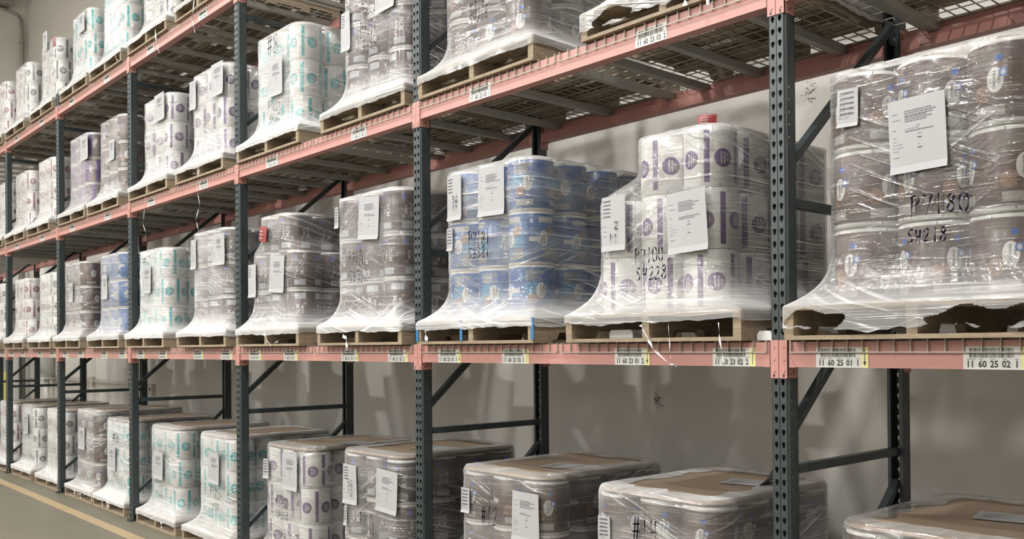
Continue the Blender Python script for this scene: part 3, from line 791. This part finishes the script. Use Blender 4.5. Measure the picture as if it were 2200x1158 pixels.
for li, (lv, px, rx, kind, fine) in enumerate(LOADS):
    n = cnt.get(lv, 0); cnt[lv] = n+1; idn = '%s load from right %s' % (ORD[n], WHERE[lv])
    short = '%s load from right, %s' % (ORD[n], ROW[lv])
    if kind in WH: r, H1 = RWT, .2725
    else: r, H1 = RB, .2885
    if (lv, n) == (1, 0): H1 = .297
    z = Z0[lv]; zt = z + PH
    Y0P = YP[lv]
    pallet(px, Y0P, z, 'wooden pallet under the %s' % idn)
    y0 = Y0P + (.092 if kind not in WH else .100)
    ext = []; rnd = random.Random(li)
    # some rolls are left off the top tier of two loads
    for t in range(3):
        ncol = 3; dx = 0
        if (lv, n) == (1, 1) and t == 2: ncol, dx = 2, 2*RWT
        if (lv, n) == (1, 4) and t == 2: ncol, dx = 2, .13
        xl = rx + dx
        ext.append((xl-.005, xl+ncol*2*r+.005, y0-.006, y0+8*r+.006))
        for j in range(4):
            for i in range(ncol):
                if not (j == 0 or i == ncol-1): continue
                NROLL += 1
                far = SEL is not None and NROLL not in SEL
                if far: REST.append(None)
                o = link('film_roll', RM[kind], loc=(xl+r+2*r*i, y0+r+2*r*j, zt+t*H1+.0008))
                flip = (kind in ('blue','mini') and t != 2 and (t == 1 if kind == 'blue' else t == 0))
                o.rotation_euler = (PI if flip else 0, 0, rnd.uniform(0, 2*PI))
                if flip: o.location.z += RM[kind].vertices and (HW if kind in WH else HB)
                if far: REST[-1] = o; continue
                if ncol == 3: cn = ['left','middle','right'][i]
                else: cn = ['left','right'][i]
                pos = ('front %s' % cn) if j == 0 else ('right side, %s from front' % ORD[j])
                tag(o, '%s, %s tier, %s, %s' % ({'teal':'teal-banded roll','purple':'purple-banded roll','maroon':'maroon-banded roll','charcoal':'grey-banded roll','brown':'brown roll','blue':'blue roll','mini':'striped brown roll','violet':'violet roll'}[kind], TIER[t], pos, short), 'film roll', '%s film rolls' % SHORT[kind])
    pal = (px, px+PW, Y0P, Y0P+PD)
    # keep neighbouring skirts apart
    H = 3*H1 + .003
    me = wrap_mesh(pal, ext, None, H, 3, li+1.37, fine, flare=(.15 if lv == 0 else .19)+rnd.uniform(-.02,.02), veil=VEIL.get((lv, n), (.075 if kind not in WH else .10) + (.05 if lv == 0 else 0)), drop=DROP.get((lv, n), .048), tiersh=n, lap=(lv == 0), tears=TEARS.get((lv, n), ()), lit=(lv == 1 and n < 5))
    w = link('stretch_wrap', me, loc=(0, 0, zt)); tag(w, 'stretch wrap of the %s, %s rolls' % (idn, SHORT[kind]), 'stretch wrap', 'stretch wraps round the loads')
    INFO[(lv, n)] = (w, zt, ext, idn, H)
    if lv == 0 or True:
        if lv == 0:   # kraft sheet on top
            e = ext[2]; mb = MB(); N = 24; M_ = 28
            a0, a1, c0, c1 = e[0]+.006, e[1]-.006, e[2]+.006, e[3]-.006; rc = .13
            vs = []
            def rr(ins, zz):
                P = []; A0, A1, C0, C1 = a0+ins, a1-ins, c0+ins, c1-ins; q = max(.02, rc-ins*.5)
                for cx, cy, an in ((A1-q, C0+q, -PI/2), (A1-q, C1-q, 0), (A0+q, C1-q, PI/2), (A0+q, C0+q, PI)):
                    for t in range(7): th = an+PI/2*t/6; P.append((cx+q*math.cos(th), cy+q*math.sin(th), zz))
                return P
            lay = [rr(.0, 0), rr(.0, .006), rr(.035, .010), rr(.09, .016 + .01*rnd.random()), rr(.2, .018), rr(.3, .017)]
            K = 28; 
            for L in lay: vs += L
            fs = [tuple(range(K))[::-1]] + [tuple((len(lay)-1)*K+t for t in range(K))]
            for q in range(len(lay)-1):
                for t in range(K): fs.append((q*K+t, q*K+(t+1)%K, (q+1)*K+(t+1)%K, (q+1)*K+t))
            mb.add(vs, fs); o = mb.obj('cardboard_sheet', M['card'], smooth=True, loc=(0, 0, zt+H+.0075))
            tag(o, 'kraft cardboard sheet on top of the %s' % idn, 'cardboard sheet', 'cardboard sheets on the floor loads')
bmr = bmesh.new(); mats = []; uvn = None
for o in REST:
    me = o.data; v0, f0 = len(bmr.verts), len(bmr.faces)
    bmr.from_mesh(me); bmr.verts.ensure_lookup_table(); bmr.faces.ensure_lookup_table()
    mx = Matrix.Translation(o.location) @ o.rotation_euler.to_matrix().to_4x4()
    bmesh.ops.transform(bmr, matrix=mx, verts=bmr.verts[v0:])
    mp = []
    for m in me.materials:
        if m not in mats: mats.append(m)
        mp.append(mats.index(m))
    for f in bmr.faces[f0:]: f.material_index = mp[f.material_index]
    bpy.data.objects.remove(o)
me = bpy.data.meshes.new('small_film_rolls'); bmr.to_mesh(me); bmr.free()
for m in mats: me.materials.append(m)
o = link('film_roll_stock', me); tag(o, 'smaller film rolls deep inside and far along the wrapped loads', 'film rolls', kind='stuff')
# pallets seen only from below, right of the nearest upright
for x, t in ((.10,'left'), (1.30,'right')):
    pallet(x, YP[2], Z0[2], 'pallet seen from below through the top right wire deck, %s one' % t)

# marker writing on the wraps --------------------------------------------------
def write(key, items, axis='x'):
    w, zt, ext, idn, H = INFO[key]
    for j, (s_, x, z, ww, hh, lw) in enumerate(items):
        mb = MB(); lw *= 1.5 if key[0] == 1 and key[1] < 3 else 1.1
        if axis == 'x': scribble(mb, s_, x, z-zt, ww, hh, YP[key[0]]+.066, lw, 'x', seed=j+key[1]*3)
        else: scribble(mb, s_, x, z-zt, ww, hh, ext[0][1]+.010, lw, 'y', seed=j)
        mb.obj('marker_writing', M['marker'], w)['label'] = 'black marker writing'
write((1,0), [('P7180',0.540,2.195,.215,.066,.0045),('S4218',0.530,2.098,.145,.048,.0042)])
write((1,1), [('P7100',-0.758,2.120,.175,.068,.0042),('S4228',-0.751,2.040,.185,.06,.0042)])
write((1,2), [('P7181',-1.994,2.300,.196,.085,.0045),('S3381',-1.995,2.238,.196,.054,.0042)])
write((1,3), [('P7171',-3.273,2.284,.20,.095,.0048),('S3952',-3.274,2.174,.245,.075,.0048)])
write((1,4), [('P7171',-4.649,2.210,.20,.095,.0048),('S3952',-4.651,2.085,.215,.055,.0045)])
write((1,5), [('P7171',-5.660,2.274,.22,.085,.005),('S3952',-5.660,2.174,.21,.07,.005)])
write((1,6), [('#7',-7.090,2.556,.22,.09,.006),('P7103',-7.146,2.195,.24,.059,.0055),('S4110',-7.147,2.095,.215,.055,.0055)])
write((1,8), [('#33',-9.550,2.540,.18,.082,.006)])
write((2,1), [('P7180',-2.014,3.647,.175,.065,.0045),('S4218',-2.015,3.580,.165,.06,.0045)])
write((2,2), [('P7171',-3.172,3.800,.2,.1,.0048),('S3952',-3.145,3.690,.21,.08,.0048)])
write((2,3), [('#8',-4.508,4.004,.19,.145,.0065),('P7103',-4.499,3.554,.2,.1,.0055),('S4110',-4.477,3.474,.17,.064,.0055)])
write((2,5), [('P7100',-7.090,3.764,.22,.07,.005),('S4228',-7.101,3.663,.22,.06,.005)])
write((2,6), [('2',-8.295,4.028,.1,.14,.007),('P7180',-8.346,3.684,.2,.07,.006)])
write((0,1), [('#14',-0.875,0.800,.165,.112,.0062)])
write((0,1), [('#14',.62,.80,.14,.10,.0062)], 'y')
write((0,2), [('#12',-2.017,0.726,.15,.104,.0062)])
write((0,3), [('P7171',-3.309,0.488,.18,.125,.0055)])
write((0,4), [('P7100',-4.518,0.501,.19,.092,.0055),('S4228',-4.519,0.419,.19,.058,.0055)])
write((0,5), [('10',-5.602,0.768,.09,.078,.008),('P7103',-5.751,0.436,.21,.095,.006),('S4110',-5.724,0.333,.145,.06,.006)])
write((0,6), [('P7103',-7.071,0.393,.2,.067,.0055),('S4110',-7.060,0.297,.18,.06,.0055)])
write((0,7), [('#3',-8.297,0.738,.2,.097,.008),('P7103',-8.279,0.325,.18,.068,.006)])

# papers ---------------------------------------------------------------------------
def nm(key): return INFO[key][3]
slip(.468,2.352,.206,.27,'packing slip above P7180 on the %s' % nm((1,0)),tilt=-.035,code=('P7180','S4218',1),seed=3)
slip(.258,2.563,.083,.146,'five-barcode sheet at left of the %s' % nm((1,0)),style='codes',cat='barcode label',seed=4,tilt=.02)
slip(-1.912,2.462,.22,.275,'white packing slip on the blue %s' % nm((1,2)),tilt=.02,code=('P7181','S3381',1),seed=5)
slip(-2.194,2.468,.13,.262,'white slip marked 36 and 17 on the %s' % nm((1,2)),style='list',hand=[('36',.05,.10,.06,.045),('17',.055,.05,.045,.042)],seed=6)
slip(-2.20,2.295,.05,.132,'narrow barcode strip at left of the %s' % nm((1,2)),style='codes',cat='barcode label',seed=7)
slip(-.560,2.142,.215,.275,'white packing slip on purple %s' % nm((1,1)),tilt=-.05,code=('P7100','S4228',0),seed=8,y=.0)
slip(-.972,2.19,.15,.262,'white slip marked 2 and 11 on the %s' % nm((1,1)),style='list',hand=[('2',.085,.10,.03,.04),('11',.05,.04,.06,.04)],seed=9)
slip(-3.165,2.452,.235,.28,'white packing slip on %s' % nm((1,3)),tilt=.07,code=('P7171','S3952',0),seed=10)
slip(-3.46,2.555,.045,.146,'narrow barcode strip at left of the %s' % nm((1,3)),style='codes',cat='barcode label',seed=11)
slip(-4.44,2.168,.235,.28,'white packing slip on the %s' % nm((1,4)),tilt=.07,code=('P7171','S3952',0),seed=12)
slip(-4.79,2.14,.13,.26,'white slip at left edge of the %s' % nm((1,4)),style='list',seed=13)
slip(-5.46,2.445,.225,.265,'white packing slip on the %s' % nm((1,5)),tilt=.03,seed=14)
slip(-5.93,2.44,.12,.26,'narrow white slip at left of the %s' % nm((1,5)),style='text',seed=15)
slip(-7.11,2.285,.21,.27,'white packing slip below #7 on the %s' % nm((1,6)),tilt=.02,seed=16)
slip(-8.32,2.28,.16,.265,'white packing slip on the %s' % nm((1,7)),seed=17)
slip(-9.51,2.30,.15,.22,'white packing slip on the %s' % nm((1,8)),seed=18)
slip(-3.001,3.906,.215,.28,'white packing slip on the %s' % nm((2,2)),seed=19,tilt=-.03,code=('P7171','S3952',0),y=0.044)
slip(-3.426,3.764,.11,.27,'white slip at left of the %s' % nm((2,2)),style='list',seed=20,y=0.044)
slip(-4.509,3.678,.225,.29,'white packing slip below #8 on the %s' % nm((2,3)),seed=21,tilt=.02,y=0.044)
slip(-5.572,3.901,.24,.28,'white packing slip on the %s' % nm((2,4)),seed=22,tilt=.02,y=0.044)
slip(-6.028,3.876,.13,.26,'white slip at upper left of the %s' % nm((2,4)),style='text',seed=23,y=0.044)
slip(-6.893,3.932,.26,.26,'white packing slip on the %s' % nm((2,5)),seed=24,y=0.044)
slip(-8.204,3.764,.17,.22,'white packing slip on the %s' % nm((2,6)),seed=25,y=0.044)
slip(-9.186,3.911,.26,.28,'white packing slip on the %s' % nm((2,7)),seed=26,y=0.044)
slip(-9.267,5.404,.25,.22,'white packing slip on the %s' % nm((3,3)),seed=27,y=0.044)
slip(-10.714,5.561,.2,.235,'white packing slip on the %s' % nm((3,4)),seed=28,y=0.044)
slip(-1.106,0.747,.078,.141,'barcode sheet beside #14, %s' % nm((0,1)),style='codes',cat='barcode label',seed=29,y=0.104)
slip(-1.758,0.666,.215,.274,'white packing slip beside #12 on the %s' % nm((0,2)),code=('P7180','S4218',1),seed=30,tilt=.01,y=0.104)
slip(-2.211,0.761,.078,.147,'barcode sheet beside #12, %s' % nm((0,2)),style='codes',cat='barcode label',seed=31,y=0.104)
slip(-3.129,0.658,.24,.28,'white packing slip on the %s' % nm((0,3)),code=('P7171','S3952',0),seed=32,tilt=.06,y=0.104)
slip(-3.541,0.653,.175,.275,'white slip marked 36 and 12 on the %s' % nm((0,3)),style='list',hand=[('36',.06,.12,.08,.05),('12',.065,.06,.07,.048)],seed=33,y=0.104)
slip(-3.536,0.498,.042,.135,'narrow barcode strip low on the %s' % nm((0,3)),style='codes',cat='barcode label',seed=34,y=0.104)
slip(-4.432,0.653,.225,.285,'white packing slip on the %s' % nm((0,4)),seed=35,tilt=.01,y=0.104)
slip(-4.752,0.704,.085,.155,'barcode strip at left of the %s' % nm((0,4)),style='codes',cat='barcode label',seed=36,y=0.104)
slip(-5.818,0.560,.22,.275,'white packing slip beside 10 on the %s' % nm((0,5)),seed=37,tilt=.06,y=0.104)
slip(-7.101,0.467,.23,.27,'white packing slip on the %s' % nm((0,6)),seed=38,tilt=.03,y=0.098)
slip(-8.482,0.426,.24,.26,'white packing slip below #3 on the %s' % nm((0,7)),seed=39,tilt=.03,y=0.104)
slip(-9.513,0.570,.23,.26,'white packing slip on the %s' % nm((0,8)),seed=40,tilt=.03,y=0.104)
slip(-11.966,0.586,.22,.28,'white packing slip on the %s' % nm((0,10)),seed=41,y=0.104)
# paper sheets lying on the cardboard
for (x, y, w, h, a, lab) in ((-1.86,.40,.30,.22,.3,'white paper on cardboard of the %s' % nm((0,2))),(-.75,.62,.28,.2,.25,'curled white paper on cardboard of the %s' % nm((0,1))),
        (.52,.55,.27,.2,.2,'white paper on cardboard of the %s' % nm((0,0))),(-3.2,.45,.30,.22,.2,'white paper on cardboard of the %s' % nm((0,3))),(-4.3,.5,.28,.2,.2,'white paper on cardboard of the %s' % nm((0,4)))):
    H_ = PH + 3*(.2885 if x > -4 else .2725) + .003; z = H_ + .030
    mb = MB(); N = 8; vs = []
    for i in range(N+1):
        t = i/N; lift = .0 if 'curled' not in lab else max(0, t-.7)**2*1.0
        for q in (0, 1): vs.append((t*w, q*h, lift))
    n1 = len(vs); vs += [(a_, b_, c_-.0005) for a_, b_, c_ in vs]
    fs = [(2*i, 2*i+2, 2*i+3, 2*i+1) for i in range(N)] + [(n1+2*i+1, n1+2*i+3, n1+2*i+2, n1+2*i) for i in range(N)]
    mb.add(vs, fs, 0)
    for q in range(6): mb.add([(.03, h*.2+q*.02, .0006), (.03+.06*(1+q%3)/2, h*.2+q*.02, .0006), (.03+.06*(1+q%3)/2, h*.2+q*.02+.005, .0006), (.03, h*.2+q*.02+.005, .0006)], [(0,1,2,3)], 1)
    o = mb.obj('paper_sheet', [M['paper'], M['grey']], loc=(x, y, z)); o.rotation_euler = (0, 0, a); tag(o, lab, 'paper', 'papers on the cardboard')
# red and white hazard pouches
def pouch(x, z, w, h, lab, y=.0, rz=0.0, tilt=0.0, fold=False):
    mb = MB(); vs = []; N = 6
    for j in range(N+1):
        for i in range(N+1):
            a, c = i/N, j/N; vs.append((a*w-w/2, -.004-.006*math.sin(a*PI)*math.sin(c*PI)+(.02*abs(a-.5) if fold else 0), c*h))
    n1 = len(vs); vs += [(a, b_+.002, c) for a, b_, c in vs]; fs = []; W_ = N+1
    for j in range(N):
        for i in range(N): q = j*W_+i; fs.append((q, q+1, q+W_+1, q+W_)); fs.append((n1+q+W_, n1+q+W_+1, n1+q+1, n1+q))
    mb.add(vs, fs, 0)
    for q in range(3):
        mb.add([(-w*.35, -.012, h*(.2+.22*q)), (w*.1, -.012, h*(.2+.22*q)), (w*.1, -.012, h*(.26+.22*q)), (-w*.35, -.012, h*(.26+.22*q))], [(0,1,2,3)], 1)
    o = mb.obj('red_tag', [M['red'], M['paper']], loc=(x, y, z)); o.rotation_euler = (0, tilt, rz); tag(o, lab, 'tag')
pouch(-4.53,2.563,.12,.118,'red tag on top tier of the %s' % nm((1,4)), tilt=.18)
pouch(-10.03,5.46,.13,.115,'small red tag high on the %s' % nm((3,4)))
pouch(-.42,PH+Z0[1]+3*.2725+.012,.085,.05,'folded red tag on top of the %s' % nm((1,1)), y=.10, rz=.5, fold=True)

# film tails hanging off the skirts
def tail(key, pts, w, seed): tail_strip(INFO[key][0], [(x, y, z-INFO[key][1]) for x, y, z in pts], w, seed)
tail((1,1), [(-.66,-.085,1.83),(-.62,-.09,1.78),(-.58,-.092,1.72),(-.50,-.09,1.66),(-.455,-.085,1.645)], .022, 1)
tail((1,1), [(-.50,-.085,1.83),(-.49,-.09,1.76),(-.485,-.09,1.68)], .006, 2)
tail((1,1), [(-.235,-.085,1.83),(-.225,-.09,1.75),(-.205,-.09,1.66)], .010, 3)
tail((1,2), [(-2.30,-.085,1.83),(-2.28,-.09,1.775)], .03, 4)
tail((1,3), [(-3.22,-.085,1.83),(-3.17,-.09,1.79),(-3.16,-.09,1.72)], .04, 5)
tail((1,4), [(-4.35,-.085,1.86),(-4.30,-.09,1.80),(-4.22,-.095,1.76),(-4.12,-.09,1.79)], .02, 6)
tail((2,4), [(-5.62,-.045,3.28),(-5.66,-.05,3.12),(-5.60,-.05,2.98),(-5.68,-.05,2.86),(-5.63,-.05,2.75)], .012, 7)
tail((2,5), [(-6.88,-.045,3.26),(-6.9,-.05,3.10),(-6.94,-.05,2.95),(-6.86,-.05,2.84),(-6.9,-.05,2.78)], .010, 8)
tail((2,0), [(-.42,-.045,3.30),(-.42,-.05,3.22)], .03, 9); tail((2,0), [(-.30,-.045,3.30),(-.30,-.05,3.19)], .02, 10)
tail((3,1), [(-6.62,-.045,4.80),(-6.58,-.05,4.62),(-6.50,-.05,4.50)], .02, 11); tail((3,0), [(-5.70,-.045,4.80),(-5.74,-.05,4.60),(-5.68,-.05,4.48)], .016, 12)
tail((3,2), [(-7.75,-.045,4.84),(-7.70,-.05,4.76),(-7.64,-.05,4.70)], .02, 13)
for k, (x, n_) in enumerate(((-8.15,7),(-7.95,7),(-9.1,8),(-8.9,8),(-6.5,6),(-8.0,7))):
    tail((0,n_), [(x*1.03,.014,.11),(x*1.03+.02,.010,.07),(x*1.03+.03,.010,.03)], .022, 20+k)
# blue strapping tape on the blue load's pallet
w = INFO[(1,2)][0]
for x in (-2.402, -1.985, -1.40):
    b = MB(); b.box(x, -.0775, 1.772, x+.022, -.0745, 1.885); b.obj('blue_tape', M['blue'], w, loc=(0, 0, -INFO[(1,2)][1]))['label'] = 'blue tape strip'
for x, y, lab in ((-.98,.06,'clear plastic piece inside pallet of the %s' % nm((1,1))),(-.125,.03,'small white plastic scrap on the deck left of the nearest upright')):
    w_, z_ = (.15, 1.7725) if y > .05 else (.07, 1.7540)
    b = MB(); b.prism([(x,z_),(x+w_,z_),(x+w_,z_+.025),(x+w_-.012,z_+.04),(x+.012,z_+.04),(x,z_+.025)], 'y', y, y+w_*.6)
    tag(b.obj('plastic_scrap', M['pvc']), lab, 'plastic scrap')

# ------------------------------------------------------------------ lamps over the aisle, plus added fill lights
def lamp(x, y, z, power, size, col):
    d = bpy.data.lights.new('bay_and_fill', 'AREA'); d.shape = 'DISK'; d.size = size; d.energy = power; d.color = col
    o = bpy.data.objects.new('bay_and_fill_light', d); COL.objects.link(o); o.location = (x, y, z); return o
WARM = (1.0, .99, .97)
for x, p in ((2.1, 260), (-2.8, 230), (-7.7, 140), (-12.6, 95), (-17.5, 90)): lamp(x, -3.2, 8.4, p, .30, WARM)
for x, p in ((1.5, 200), (-3.5, 520), (-8.5, 560), (-13.5, 400)): lamp(x, -9.5, 7.6, p, .60, WARM)  # unseen row added near the front wall for fill light
for k in range(8):      # rows of tube fixtures along the aisle
    d = bpy.data.lights.new('tube', 'AREA'); d.shape = 'RECTANGLE'; d.size = 2.7; d.size_y = .10; d.energy = 40; d.color = WARM
    o = bpy.data.objects.new('tube_light', d); COL.objects.link(o); o.location = (4.6-3.05*k, -3.9, 7.4)
wd = bpy.data.worlds.new('World'); SC.world = wd; wd.use_nodes = True
wd.node_tree.nodes['Background'].inputs[0].default_value = (.9,.92,1,1); wd.node_tree.nodes['Background'].inputs[1].default_value = .1

# ------------------------------------------------------------------ camera
cam = bpy.data.cameras.new('camera'); co = bpy.data.objects.new('camera', cam); COL.objects.link(co); SC.camera = co
cam.sensor_width = 36; cam.sensor_fit = 'HORIZONTAL'; F_ = 1968.84; cam.lens = F_/2200*36; cam.clip_start = .05
yaw, pit, rol = .8446, .0064, -.0078
fw = Vector((-math.sin(yaw)*math.cos(pit), math.cos(yaw)*math.cos(pit), math.sin(pit)))
rt = Vector((math.cos(yaw), math.sin(yaw), 0)); up = rt.cross(fw)
r2 = rt*math.cos(rol) + up*math.sin(rol); u2 = -rt*math.sin(rol) + up*math.cos(rol)
mt = Matrix((r2, u2, -fw)).transposed().to_4x4(); mt.translation = Vector((2.0547, -3.2726, 1.7365)); co.matrix_world = mt
cam.shift_y = (731.87-579)/2200
cam.dof.use_dof = False
SC.view_settings.view_transform = 'Standard'; SC.view_settings.look = 'None'; SC.view_settings.gamma = 1; SC.view_settings.use_curve_mapping = False
SC.view_settings.exposure = 0.27
cy = SC.cycles
cy.max_bounces = 7; cy.diffuse_bounces = 4; cy.glossy_bounces = 3; cy.transmission_bounces = 4; cy.transparent_max_bounces = 16; cy.adaptive_threshold = .02
cy.sample_clamp_indirect = 6; cy.caustics_reflective = False; cy.caustics_refractive = False
dup = [k for k, v in SEEN.items() if v > 1]
print('DUPLICATE LABELS', dup[:20], len(dup)); print('LONG', [k for k in SEEN if len(k.split()) > 16][:10])
